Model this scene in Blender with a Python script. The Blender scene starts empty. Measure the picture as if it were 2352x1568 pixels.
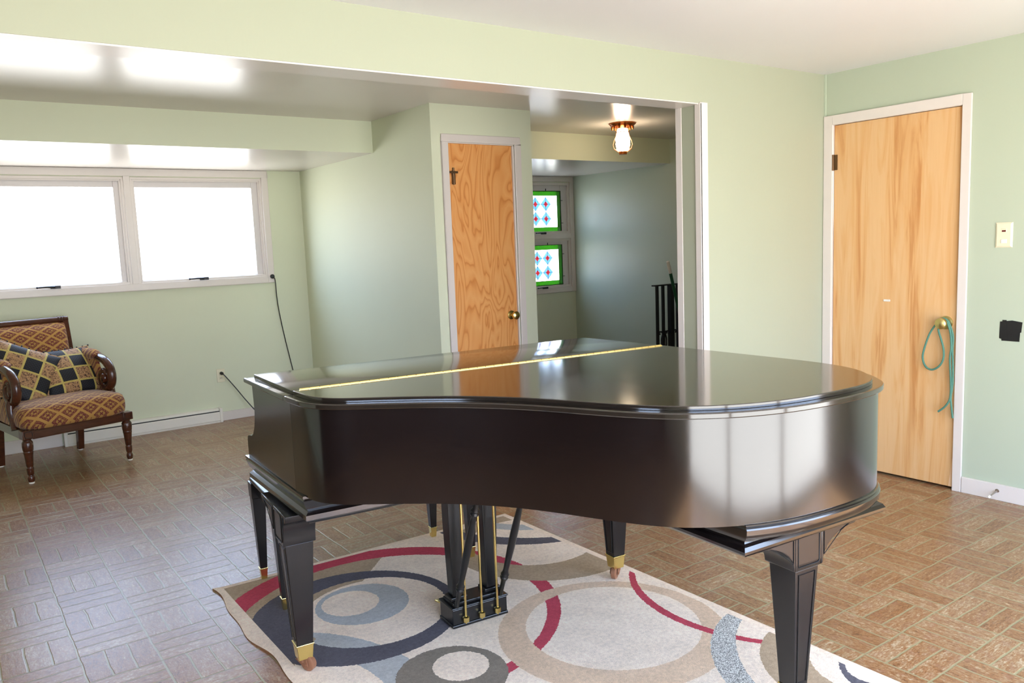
import bpy, bmesh, math, random
from mathutils import Vector, Matrix
random.seed(7)
SC = bpy.context.scene
COL = SC.collection
PI = math.pi
def V(*a): return Vector(a)

# ---------------------------------------------------------------- node helpers
def lin(c):
    return tuple(((x/255)/12.92 if x/255 <= .04045 else ((x/255+.055)/1.055)**2.4) for x in c) + (1.0,)
class NT:
    def __init__(s, name):
        s.m = bpy.data.materials.new(name); s.m.use_nodes = True
        s.t = s.m.node_tree; s.t.nodes.clear()
        s.out = s.n('ShaderNodeOutputMaterial')
    def n(s, typ, **kw):
        x = s.t.nodes.new(typ)
        for k, v in kw.items(): setattr(x, k, v)
        return x
    def put(s, sock, v):
        if isinstance(v, bpy.types.NodeSocket): s.t.links.new(v, sock)
        elif v is not None: sock.default_value = v
    def math(s, op, a, b=None, c=None, clamp=False):
        x = s.n('ShaderNodeMath', operation=op); x.use_clamp = clamp
        for i, v in enumerate((a, b, c)):
            if v is not None: s.put(x.inputs[i], v)
        return x.outputs[0]
    def mix(s, fac, a, b, typ='MIX'):
        x = s.n('ShaderNodeMix', data_type='RGBA', blend_type=typ)
        s.put(x.inputs[0], fac); s.put(x.inputs[6], a); s.put(x.inputs[7], b)
        return x.outputs[2]
    def noise(s, vec, scale=5, detail=4, rough=.5, dist=0):
        x = s.n('ShaderNodeTexNoise'); s.put(x.inputs['Vector'], vec)
        x.inputs['Scale'].default_value = scale; x.inputs['Detail'].default_value = detail
        x.inputs['Roughness'].default_value = rough; x.inputs['Distortion'].default_value = dist
        return x.outputs['Fac']
    def obj(s): return s.n('ShaderNodeTexCoord').outputs['Object']
    def pos(s): return s.n('ShaderNodeNewGeometry').outputs['Position']
    def uv(s): return s.n('ShaderNodeTexCoord').outputs['UV']
    def mapping(s, vec, loc=(0,0,0), rot=(0,0,0), scale=(1,1,1)):
        x = s.n('ShaderNodeMapping'); s.put(x.inputs[0], vec)
        x.inputs[1].default_value = loc; x.inputs[2].default_value = rot; x.inputs[3].default_value = scale
        return x.outputs[0]
    def ramp(s, fac, stops):
        x = s.n('ShaderNodeValToRGB'); s.put(x.inputs[0], fac)
        e = x.color_ramp.elements
        while len(e) < len(stops): e.new(.5)
        for i, (p, c) in enumerate(stops): e[i].position = p; e[i].color = c
        return x.outputs[0]
    def sep(s, vec):
        x = s.n('ShaderNodeSeparateXYZ'); s.put(x.inputs[0], vec); return x.outputs
    def comb(s, a, b, c=0.0):
        x = s.n('ShaderNodeCombineXYZ')
        for i, v in enumerate((a, b, c)): s.put(x.inputs[i], v)
        return x.outputs[0]
    def bump(s, h, strength=.2, dist=.01):
        x = s.n('ShaderNodeBump'); x.inputs['Strength'].default_value = strength
        x.inputs['Distance'].default_value = dist; s.put(x.inputs['Height'], h); return x.outputs[0]
    def bsdf(s, color, rough=.5, metal=0, spec=.5, normal=None, coat=0, coatr=.05, **kw):
        b = s.n('ShaderNodeBsdfPrincipled')
        s.put(b.inputs['Base Color'], color); s.put(b.inputs['Roughness'], rough)
        s.put(b.inputs['Metallic'], metal); s.put(b.inputs['Specular IOR Level'], spec)
        b.inputs['Coat Weight'].default_value = coat; b.inputs['Coat Roughness'].default_value = coatr
        if normal is not None: s.put(b.inputs['Normal'], normal)
        for k, v in kw.items(): s.put(b.inputs[k], v)
        s.t.links.new(b.outputs[0], s.out.inputs[0])
        return b
def plain(name, rgb, rough=.5, metal=0, spec=.5, var=.06, scale=20, coat=0, bump=0):
    t = NT(name); c = lin(rgb)
    f = t.noise(t.pos(), scale, 3)
    col = t.mix(f, tuple(x*(1-var) for x in c[:3])+(1,), tuple(min(1, x*(1+var)) for x in c[:3])+(1,))
    nrm = t.bump(t.noise(t.pos(), scale*6, 3), bump, .002) if bump else None
    t.bsdf(col, rough, metal, spec, nrm, coat); return t.m

M = {}
def wall_paint(name, rgb, rough=.36, spec=.5):
    t = NT(name); p = t.pos()
    a = t.noise(p, 1.3, 3); b = t.noise(t.mapping(p, scale=(14, 14, 2)), 6, 4)
    c = lin(rgb)
    col = t.mix(a, tuple(x*.96 for x in c[:3])+(1,), tuple(min(1, x*1.04) for x in c[:3])+(1,))
    t.bsdf(col, rough, 0, spec, t.bump(b, .10, .002)); return t.m
M['wall'] = wall_paint('pale_green_paint', (214, 219, 193), .55, .16)
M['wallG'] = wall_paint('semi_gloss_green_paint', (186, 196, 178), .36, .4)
M['wallC'] = wall_paint('dimmed_cream_green_paint', (168, 172, 150), .5, .2)  # creamier green, darkened to offset the strong light on the header
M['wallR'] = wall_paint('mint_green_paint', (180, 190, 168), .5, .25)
M['ceil'] = wall_paint('cream_ceiling_paint', (222, 222, 224), .45)
M['ceilG'] = wall_paint('glossy_ceiling_paint', (214, 208, 202), .26)
M['trim'] = plain('white_gloss_trim', (219, 211, 204), .3, var=.02)
M['trimG'] = plain('grey_white_sash', (214, 208, 206), .35, var=.03)
M['white'] = plain('white_enamel', (232, 228, 218), .35, var=.03)
M['cream_plastic'] = plain('cream_plastic', (226, 220, 190), .35, var=.01)
M['brass'] = plain('brass', (226, 204, 132), .22, 1, var=.08)
M['brass_old'] = plain('aged_brass', (206, 188, 124), .32, 1, var=.15)
M['bronze'] = plain('dark_bronze_hinge', (110, 84, 58), .4, .8, var=.2)
M['copper'] = plain('copper', (176, 98, 44), .3, .9, var=.12)
M['iron'] = plain('black_iron', (24, 24, 28), .4, .3, var=.2)
M['blk_plastic'] = plain('black_plastic', (26, 26, 27), .4, var=.1)
M['tape'] = plain('black_cloth_tape', (20, 19, 18), .55, var=.2, bump=.2)
M['rope'] = plain('green_cord_fibre', (78, 126, 108), .7, var=.2, scale=200)
M['steel'] = plain('steel', (170, 160, 150), .3, .9, var=.1)
M['broom_g'] = plain('green_handle_plastic', (14, 78, 44), .4, var=.1)
M['lyre_blk'] = plain('black_satin_lacquer', (20, 20, 21), .28, var=.25, scale=9)
M['leg_blk'] = plain('black_leg_lacquer', (22, 20, 21), .24, var=.2, scale=9)
M['groove'] = plain('dark_groove', (8, 8, 9), .6)
M['dust_cloth'] = plain('black_dust_cloth', (22, 24, 26), .9, var=.1)
M['ivory'] = plain('ivory_keys', (228, 222, 200), .3)
M['rubber'] = plain('caster_wood', (150, 104, 78), .4, .3, var=.15)
def lacquer(name, rgb, rough):
    t = NT(name); p = t.pos(); c = lin(rgb)
    f = t.noise(p, 3.0, 4); d = t.noise(p, 260, 2, .6)
    col = t.mix(f, tuple(x*.8 for x in c[:3])+(1,), tuple(x*1.25 for x in c[:3])+(1,))
    specks = t.math('GREATER_THAN', d, .775)
    col = t.mix(t.math('MULTIPLY', specks, .35), col, lin((150, 145, 135)))
    g = t.noise(t.mapping(p, rot=(0,0,.09), scale=(3, 3, 60)), 4, 3)
    ro = t.math('ADD', t.math('MULTIPLY', t.noise(p, 7, 3), .05), rough-.025)
    t.bsdf(col, ro, 0, .7, t.bump(g, .02, .001), coat=.38, coatr=.12); return t.m
M['piano'] = lacquer('ebony_lacquer', (17, 12, 12), .15)
M['lid'] = lacquer('ebony_lid_lacquer', (34, 29, 24), .085)

def birch(name, c1, c2, c3, mode):
    t = NT(name); o = t.obj(); s = t.sep(o)
    # generic grain across (a) and along (z)
    if mode == 'streak':
        p = t.mapping(o, scale=(9, 9, .75))
        warp = t.noise(t.mapping(o, scale=(2.5, 2.5, .8)), 2, 3)
        f1 = t.noise(p, 1.6, 5, .55, .9)
        f2 = t.noise(t.mapping(o, scale=(60, 60, 2)), 2, 4)
        col = t.ramp(f1, [(.33, lin(c3)), (.43, lin(c2)), (.55, lin(c1)), (.68, lin(c1)), (.76, lin(c2))])
        col = t.mix(t.math('MULTIPLY', f2, .25), col, lin(c3))
    else:
        p = t.mapping(o, scale=(3.2, 3.2, .8))
        n = t.noise(p, 1.5, 2.5, .45, .5)
        k = t.math('FRACT', t.math('MULTIPLY', n, 17))
        f2 = t.noise(t.mapping(o, scale=(70, 70, 3)), 2, 4)
        col = t.ramp(k, [(0, lin(c3)), (.22, lin(c2)), (.6, lin(c1)), (.9, lin(c2)), (1, lin(c3))])
        col = t.mix(t.math('MULTIPLY', f2, .35), col, lin(c2))
    t.bsdf(col, .33, 0, .45, coat=.1, coatr=.2); return t.m
M['door_pale'] = birch('pale_birch_veneer', (222, 182, 132), (216, 168, 112), (194, 136, 80), 'streak')
M['door_ply'] = birch('figured_fir_plywood', (230, 168, 104), (224, 156, 90), (200, 124, 60), 'ring')
M['bare'] = plain('bare_pale_wood', (236, 200, 160), .6)
def darkwood():
    t = NT('dark_mahogany'); o = t.pos()
    f = t.noise(t.mapping(o, scale=(6, 6, 30)), 2, 4)
    t.bsdf(t.mix(f, lin((46, 22, 14)), lin((92, 48, 28))), .22, 0, .5, coat=.3); return t.m
M['mahog'] = darkwood()

def fabric():
    t = NT('lattice_tapestry'); s = t.sep(t.obj())
    # p across, q unrolled over front and top
    q = t.math('ADD', s[2], s[1])
    k = 1/.106
    u = t.math('MULTIPLY', t.math('ADD', t.math('MULTIPLY', s[0], .78), q), k)
    v = t.math('MULTIPLY', t.math('SUBTRACT', t.math('MULTIPLY', s[0], .78), q), k)
    def tri(x): return t.math('ABSOLUTE', t.math('SUBTRACT', t.math('FRACT', x), .5))   # 0 centre, .5 edge
    a, b = tri(u), tri(v)
    m = t.math('MAXIMUM', a, b); mn = t.math('MINIMUM', a, b)
    lat = t.math('GREATER_THAN', m, .40)
    ring = t.math('MULTIPLY', t.math('GREATER_THAN', m, .20), t.math('LESS_THAN', m, .40))
    fleck = t.math('GREATER_THAN', t.noise(t.obj(), 170, 2), .54)
    cross = t.math('LESS_THAN', mn, .045)
    gold, mar, sand = lin((184, 140, 76)), lin((112, 54, 52)), lin((172, 132, 72))
    col = t.mix(t.math('MULTIPLY', ring, t.math('SUBTRACT', 1.0, t.math('MULTIPLY', fleck, .65))), sand, mar)
    col = t.mix(t.math('MULTIPLY', cross, t.math('LESS_THAN', m, .16)), col, mar)
    col = t.mix(lat, col, gold)
    b_ = t.bsdf(col, .85, 0, .2, t.bump(t.noise(t.obj(), 300, 2), .3, .002))
    b_.inputs['Sheen Weight'].default_value = .25; b_.inputs['Sheen Roughness'].default_value = .4
    return t.m
M['tapestry'] = fabric()
def patch():
    t = NT('patchwork_cushion'); s = t.sep(t.uv())
    u = t.math('ADD', t.math('MULTIPLY', s[0], 3.8), .1); v = t.math('ADD', t.math('MULTIPLY', s[1], 3.7), .15)
    chk = t.math('MODULO', t.math('ADD', t.math('FLOOR', u), t.math('FLOOR', v)), 2.0)
    def edge(x):
        return t.math('GREATER_THAN', t.math('ABSOLUTE', t.math('SUBTRACT', t.math('FRACT', x), .5)), .44)
    cord = t.math('MAXIMUM', edge(u), edge(v))
    n = t.noise(t.obj(), 60, 3, .6, 1.5)
    q1 = t.math('ABSOLUTE', t.math('SUBTRACT', t.math('FRACT', t.math('MULTIPLY', t.math('ADD', s[0], s[1]), 21)), .5))
    q2 = t.math('ABSOLUTE', t.math('SUBTRACT', t.math('FRACT', t.math('MULTIPLY', t.math('SUBTRACT', s[0], s[1]), 21)), .5))
    quilt = t.math('LESS_THAN', t.math('MINIMUM', q1, q2), .06)
    tan = t.ramp(n, [(.42, lin((70, 48, 40))), (.47, lin((168, 128, 88))), (.7, lin((186, 148, 104)))])
    blk = t.mix(t.math('MULTIPLY', quilt, .25), lin((22, 22, 26)), lin((80, 84, 96)))
    col = t.mix(chk, blk, tan)
    tw = t.noise(t.obj(), 220, 1)
    col = t.mix(cord, col, t.mix(tw, lin((150, 124, 40)), lin((222, 204, 124))))
    h = t.math('MULTIPLY', cord, 1.0)
    t.bsdf(col, .6, 0, .35, t.bump(h, .5, .006)); return t.m
M['patch'] = patch()
M['fringe'] = plain('tan_fringe', (190, 150, 108), .8, var=.2, scale=90)
M['bead'] = plain('black_bead_fringe', (20, 20, 22), .4)

def floor_mat():
    t = NT('brick_pattern_vinyl'); p = t.pos(); s = t.sep(p)
    wob = t.noise(p, 9, 2); wo = t.math('MULTIPLY', t.math('SUBTRACT', wob, .5), .012)
    cx, cy = .2385, .2225
    X = t.math('DIVIDE', t.math('ADD', t.math('SUBTRACT', s[0], 2.446), wo), cx)
    Y = t.math('DIVIDE', t.math('ADD', t.math('SUBTRACT', s[1], 1.198), wo), cy)
    fx, fy = t.math('FLOOR', X), t.math('FLOOR', Y)
    lx, ly = t.math('FRACT', X), t.math('FRACT', Y)
    par = t.math('FLOORED_MODULO', t.math('ADD', fx, fy), 2.0)
    def mixf(f, a, b): return t.math('ADD', t.math('MULTIPLY', a, t.math('SUBTRACT', 1.0, f)), t.math('MULTIPLY', b, f))
    across = mixf(par, ly, lx); along = mixf(par, lx, ly)
    b3 = t.math('MULTIPLY', across, 3.0); row = t.math('FLOOR', b3); lr = t.math('FRACT', b3)
    d1 = t.math('SUBTRACT', .5, t.math('ABSOLUTE', t.math('SUBTRACT', lr, .5)))
    d1 = t.math('DIVIDE', d1, 3.0)
    d2 = t.math('SUBTRACT', .5, t.math('ABSOLUTE', t.math('SUBTRACT', along, .5)))
    d = t.math('MINIMUM', d1, d2)
    gr = t.n('ShaderNodeMapRange'); gr.interpolation_type = 'SMOOTHSTEP'
    t.put(gr.inputs[0], d); gr.inputs[1].default_value = .008; gr.inputs[2].default_value = .022
    brick = gr.outputs[0]
    idv = t.comb(fx, fy, row)
    wn = t.n('ShaderNodeTexWhiteNoise'); t.put(wn.inputs[0], idv)
    rnd = wn.outputs[0]
    # streaky stone grain along each brick
    gvec = t.comb(t.math('ADD', t.math('MULTIPLY', along, 2.2), t.math('MULTIPLY', fx, 3.1)), t.math('ADD', t.math('MULTIPLY', across, 9.0), t.math('MULTIPLY', fy, 5.3)), rnd)
    g = t.noise(gvec, 1.6, 6, .65, .6)
    fine = t.noise(p, 80, 6, .78)
    mid = t.noise(gvec, 5.5, 6, .75, .3)
    def dev(x, k): return t.math('MULTIPLY', t.math('SUBTRACT', x, .5), k)
    mixg = t.math('ADD', .54, t.math('ADD', t.math('ADD', dev(g, .55), dev(rnd, .12)), t.math('ADD', dev(fine, .75), dev(mid, .8))))
    col = t.ramp(mixg, [(.32, lin((88, 56, 36))), (.43, lin((126, 84, 52))), (.52, lin((146, 102, 66))), (.62, lin((154, 122, 88))), (.74, lin((190, 172, 144)))])
    pale = t.n('ShaderNodeMapRange'); t.put(pale.inputs[0], t.noise(gvec, 3.4, 5, .7, .4)); pale.inputs[1].default_value = .54; pale.inputs[2].default_value = .74
    col = t.mix(t.math('MULTIPLY', pale.outputs[0], .5), col, lin((180, 166, 142)))
    rosy = t.n('ShaderNodeMapRange'); t.put(rosy.inputs[0], t.noise(p, 22, 3, .6)); rosy.inputs[1].default_value = .52; rosy.inputs[2].default_value = .72
    col = t.mix(t.math('MULTIPLY', rosy.outputs[0], .5), col, lin((144, 104, 86)))
    dark = t.math('GREATER_THAN', t.noise(p, 120, 3, .6), .66)
    col = t.mix(t.math('MULTIPLY', dark, .4), col, lin((84, 60, 44)))
    col = t.mix(brick, lin((148, 140, 106)), col)
    h = t.math('ADD', t.math('MULTIPLY', brick, .7), t.math('MULTIPLY', t.noise(p, 70, 4, .6), .5))
    ro = t.math('ADD', .24, t.math('MULTIPLY', fine, .16))
    t.bsdf(col, ro, 0, .5, t.bump(h, .28, .004)); return t.m
M['floor'] = floor_mat()

def rug_mat():
    t = NT('circle_pattern_rug'); p = t.pos()
    nx = t.math('MULTIPLY', t.math('SUBTRACT', t.noise(p, 120, 2), .5), .012)
    ny = t.math('MULTIPLY', t.math('SUBTRACT', t.noise(t.mapping(p, loc=(7, 3, 1)), 120, 2), .5), .012)
    s = t.sep(p)
    x = t.math('ADD', s[0], nx); y = t.math('ADD', s[1], ny)
    def inside(cx, cy, r):
        dx = t.math('SUBTRACT', x, cx); dy = t.math('SUBTRACT', y, cy)
        d = t.math('ADD', t.math('MULTIPLY', dx, dx), t.math('MULTIPLY', dy, dy))
        return t.math('LESS_THAN', d, r*r)
    def AND(*a):
        r = a[0]
        for b in a[1:]: r = t.math('MULTIPLY', r, b)
        return r
    def NOT(a): return t.math('SUBTRACT', 1.0, a)
    def band(o, i): return AND(inside(*o), NOT(inside(*i)))
    cream, navy, gblue = lin((244, 224, 203)), lin((100, 97, 104)), lin((184, 184, 182))
    red, taupe, beige, dgrey = lin((190, 80, 94)), lin((180, 158, 132)), lin((222, 194, 166)), lin((138, 128, 116))
    col = t.mix(t.noise(p, 2.5, 3), lin((236, 216, 196)), lin((248, 231, 212)))
    def lay(mask, c):
        nonlocal col
        col = t.mix(mask, col, c)
    redO, redI = (1.33, 2.761, .681), (1.335, 2.732, .605)
    navO, navI = (1.233, 2.841, .408), (1.286, 2.834, .308)
    diag = t.math('GREATER_THAN', t.math('SUBTRACT', y, x), 1.72)
    lay(AND(diag, NOT(inside(*redO)), t.math('LESS_THAN', x, 1.15)), taupe)
    lay(AND(diag, inside(*redI), t.math('LESS_THAN', x, 1.58)), taupe)
    lay(band(redO, redI), red)
    lay(AND(band((.554, 2.332, .668), (.554, 2.332, .525)), t.math('GREATER_THAN', y, 2.0)), gblue)
    lay(band(navO, navI), navy)
    lay(AND(inside(*navI), NOT(inside(.554, 2.332, .668))), col if False else cream)
    lay(AND(inside(*navI), NOT(inside(1.315, 2.81, .30)), diag), taupe)
    lay(band((1.287, 2.903, .187), (1.25, 2.937, .115)), gblue)
    lay(band((2.26, 2.94, .45), (2.224, 2.996, .304)), taupe)
    lay(band((2.515, 3.43, .579), (2.692, 3.57, .713)), navy)
    lay(AND(band((2.515, 3.43, .385), (2.55, 3.47, .36)), t.math('GREATER_THAN', x, 2.17)), gblue)
    lay(band((1.902, 2.089, .42), (1.932, 2.117, .325)), beige)
    lay(AND(inside(*redO), NOT(inside(*redI)), inside(1.932, 2.117, .325)), red)
    lay(AND(band((1.283, 2.205, .189), (1.335, 2.233, .097))), dgrey)
    lay(inside(1.335, 2.233, .097), cream)
    lay(AND(band((2.70, 1.998, .574), (2.741, 1.996, .579)), t.math('LESS_THAN', y, 2.43)), red)
    spk = t.mix(t.math('GREATER_THAN', t.noise(p, 240, 2), .5), lin((142, 140, 136)), lin((222, 220, 214)))
    lay(AND(band((2.452, 1.341, .574), (2.561, 1.261, .619)), t.math('LESS_THAN', y, 1.93)), spk)
    lay(band((2.40, 1.35, .37), (2.40, 1.35, .21)), taupe)
    lay(AND(band((2.426, 1.258, .21), (2.357, 1.337, .085)), t.math('GREATER_THAN', y, 1.20)), gblue if False else navy)
    # plain cream edge all round
    bx1, bx2 = t.math('LESS_THAN', s[0], .888), t.math('GREATER_THAN', s[0], 2.318)
    by1 = t.math('GREATER_THAN', t.math('ADD', s[1], t.math('MULTIPLY', s[0], .0436)), 3.47)
    lay(t.math('MAXIMUM', bx1, t.math('MAXIMUM', bx2, by1)), cream)
    f1 = t.noise(p, 320, 3, .7); f2 = t.noise(p, 70, 4, .65); f3 = t.noise(p, 9, 3)
    k = t.math('ADD', t.math('ADD', t.math('MULTIPLY', f1, .55), t.math('MULTIPLY', f2, .5)), t.math('MULTIPLY', f3, .25))
    mr = t.n('ShaderNodeMapRange'); t.put(mr.inputs[0], k); mr.inputs[1].default_value = .45; mr.inputs[2].default_value = .85; mr.inputs[3].default_value = .80; mr.inputs[4].default_value = 1.32
    sc = t.n('ShaderNodeMix', data_type='RGBA', blend_type='MULTIPLY'); sc.inputs[0].default_value = 1
    t.put(sc.inputs[6], col); t.put(sc.inputs[7], mr.outputs[0]); col = sc.outputs[2]
    col = t.mix(t.math('MULTIPLY', t.math('GREATER_THAN', t.noise(p, 330, 2), .74), .4), col, lin((224, 216, 206)))
    b = t.bsdf(col, 1.0, 0, .0, t.bump(t.math('ADD', f1, t.math('MULTIPLY', f2, .8)), .7, .006))
    return t.m
M['rug'] = rug_mat()
M['rug_back'] = plain('rug_backing', (150, 104, 72), .9)

def glass_clear(name='window_glass', tint=1.0):
    t = NT(name); tr = t.n('ShaderNodeBsdfTransparent'); tr.inputs[0].default_value = (tint, tint, tint, 1); gl = t.n('ShaderNodeBsdfGlossy')
    gl.inputs['Roughness'].default_value = .02
    fr = t.n('ShaderNodeFresnel'); bf = t.n('ShaderNodeNewGeometry').outputs['Backfacing']
    t.put(fr.inputs[0], t.math('ADD', 1.45, t.math('MULTIPLY', bf, 1/1.45-1.45)))   # same thin pane from either side
    mx = t.n('ShaderNodeMixShader'); t.put(mx.inputs[0], fr.outputs[0])
    t.t.links.new(tr.outputs[0], mx.inputs[1]); t.t.links.new(gl.outputs[0], mx.inputs[2])
    t.t.links.new(mx.outputs[0], t.out.inputs[0]); return t.m
M['glass'] = glass_clear(); M['film'] = glass_clear('filmed_window_glass', .90)   # two faces: about four fifths of the light
def stained():
    # green border, clear field, blue lozenges with red hearts (object x, z; origin at the panel centre)
    t = NT('stained_glass'); s = t.sep(t.obj())
    hx, hz, bd = .427, .2225, .05
    ax = t.math('ABSOLUTE', s[0]); az = t.math('ABSOLUTE', s[2])
    brd = t.math('MAXIMUM', t.math('GREATER_THAN', ax, hx-bd), t.math('GREATER_THAN', az, hz-bd))
    # lozenges on a .145 x .165 lattice, four wide and two high
    lx = t.math('ABSOLUTE', t.math('SUBTRACT', t.math('FRACT', t.math('DIVIDE', s[0], .1455)), .5))
    lz = t.math('ABSOLUTE', t.math('SUBTRACT', t.math('FRACT', t.math('DIVIDE', s[2], .160)), .5))
    dd = t.math('ADD', lx, lz)
    infield = t.math('MULTIPLY', t.math('LESS_THAN', ax, .291), t.math('LESS_THAN', az, .160))
    blue = t.math('MULTIPLY', infield, t.math('LESS_THAN', dd, .50))
    redm = t.math('MULTIPLY', infield, t.math('LESS_THAN', dd, .20))
    n = t.noise(t.obj(), 30, 3)
    cg = t.mix(n, (.05, .16, .022, 1), (.075, .21, .035, 1))
    cb = t.mix(n, (.14, .25, .39, 1), (.21, .34, .48, 1))
    cr = (.33, .075, .09, 1)
    col = t.mix(blue, (.84, .85, .86, 1), cb); col = t.mix(redm, col, cr); col = t.mix(brd, col, cg)
    # lead lines
    ll = t.math('MULTIPLY', infield, t.math('LESS_THAN', lx, .018))
    l2 = t.math('LESS_THAN', t.math('ABSOLUTE', t.math('SUBTRACT', ax, hx-bd)), .0025)
    l3 = t.math('LESS_THAN', t.math('ABSOLUTE', t.math('SUBTRACT', az, hz-bd)), .0025)
    l4 = t.math('MULTIPLY', infield, t.math('LESS_THAN', lz, .012))
    lead = t.math('MAXIMUM', t.math('MAXIMUM', t.math('MULTIPLY', l4, blue), t.math('MULTIPLY', ll, blue)), t.math('MULTIPLY', brd, t.math('MAXIMUM', l2, l3)))
    col = t.mix(t.math('MULTIPLY', lead, .6), col, (.01, .01, .01, 1))
    tr = t.n('ShaderNodeBsdfTransparent'); t.put(tr.inputs[0], col)
    gl = t.n('ShaderNodeBsdfGlossy'); gl.inputs['Roughness'].default_value = .05
    mx = t.n('ShaderNodeMixShader'); mx.inputs[0].default_value = .05
    t.t.links.new(tr.outputs[0], mx.inputs[1]); t.t.links.new(gl.outputs[0], mx.inputs[2])
    t.t.links.new(mx.outputs[0], t.out.inputs[0]); return t.m
M['stained'] = stained()
def lampglass():
    t = NT('lit_milk_glass'); e = t.n('ShaderNodeEmission')
    e.inputs[0].default_value = (1, .80, .55, 1); e.inputs[1].default_value = 24
    t.t.links.new(e.outputs[0], t.out.inputs[0]); return t.m
M['lamp'] = lampglass()
def panelling():
    t = NT('walnut_panelling'); p = t.pos(); s = t.sep(p)
    f = t.noise(t.mapping(p, scale=(8, 8, .8)), 2, 5, .6, .6)
    col = t.mix(f, lin((40, 26, 18)), lin((74, 48, 32)))
    g = t.math('LESS_THAN', t.math('FRACT', t.math('DIVIDE', s[1], .2)), .04)
    t.bsdf(t.mix(g, col, lin((30, 20, 14))), .4); return t.m
M['panel'] = panelling()

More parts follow.
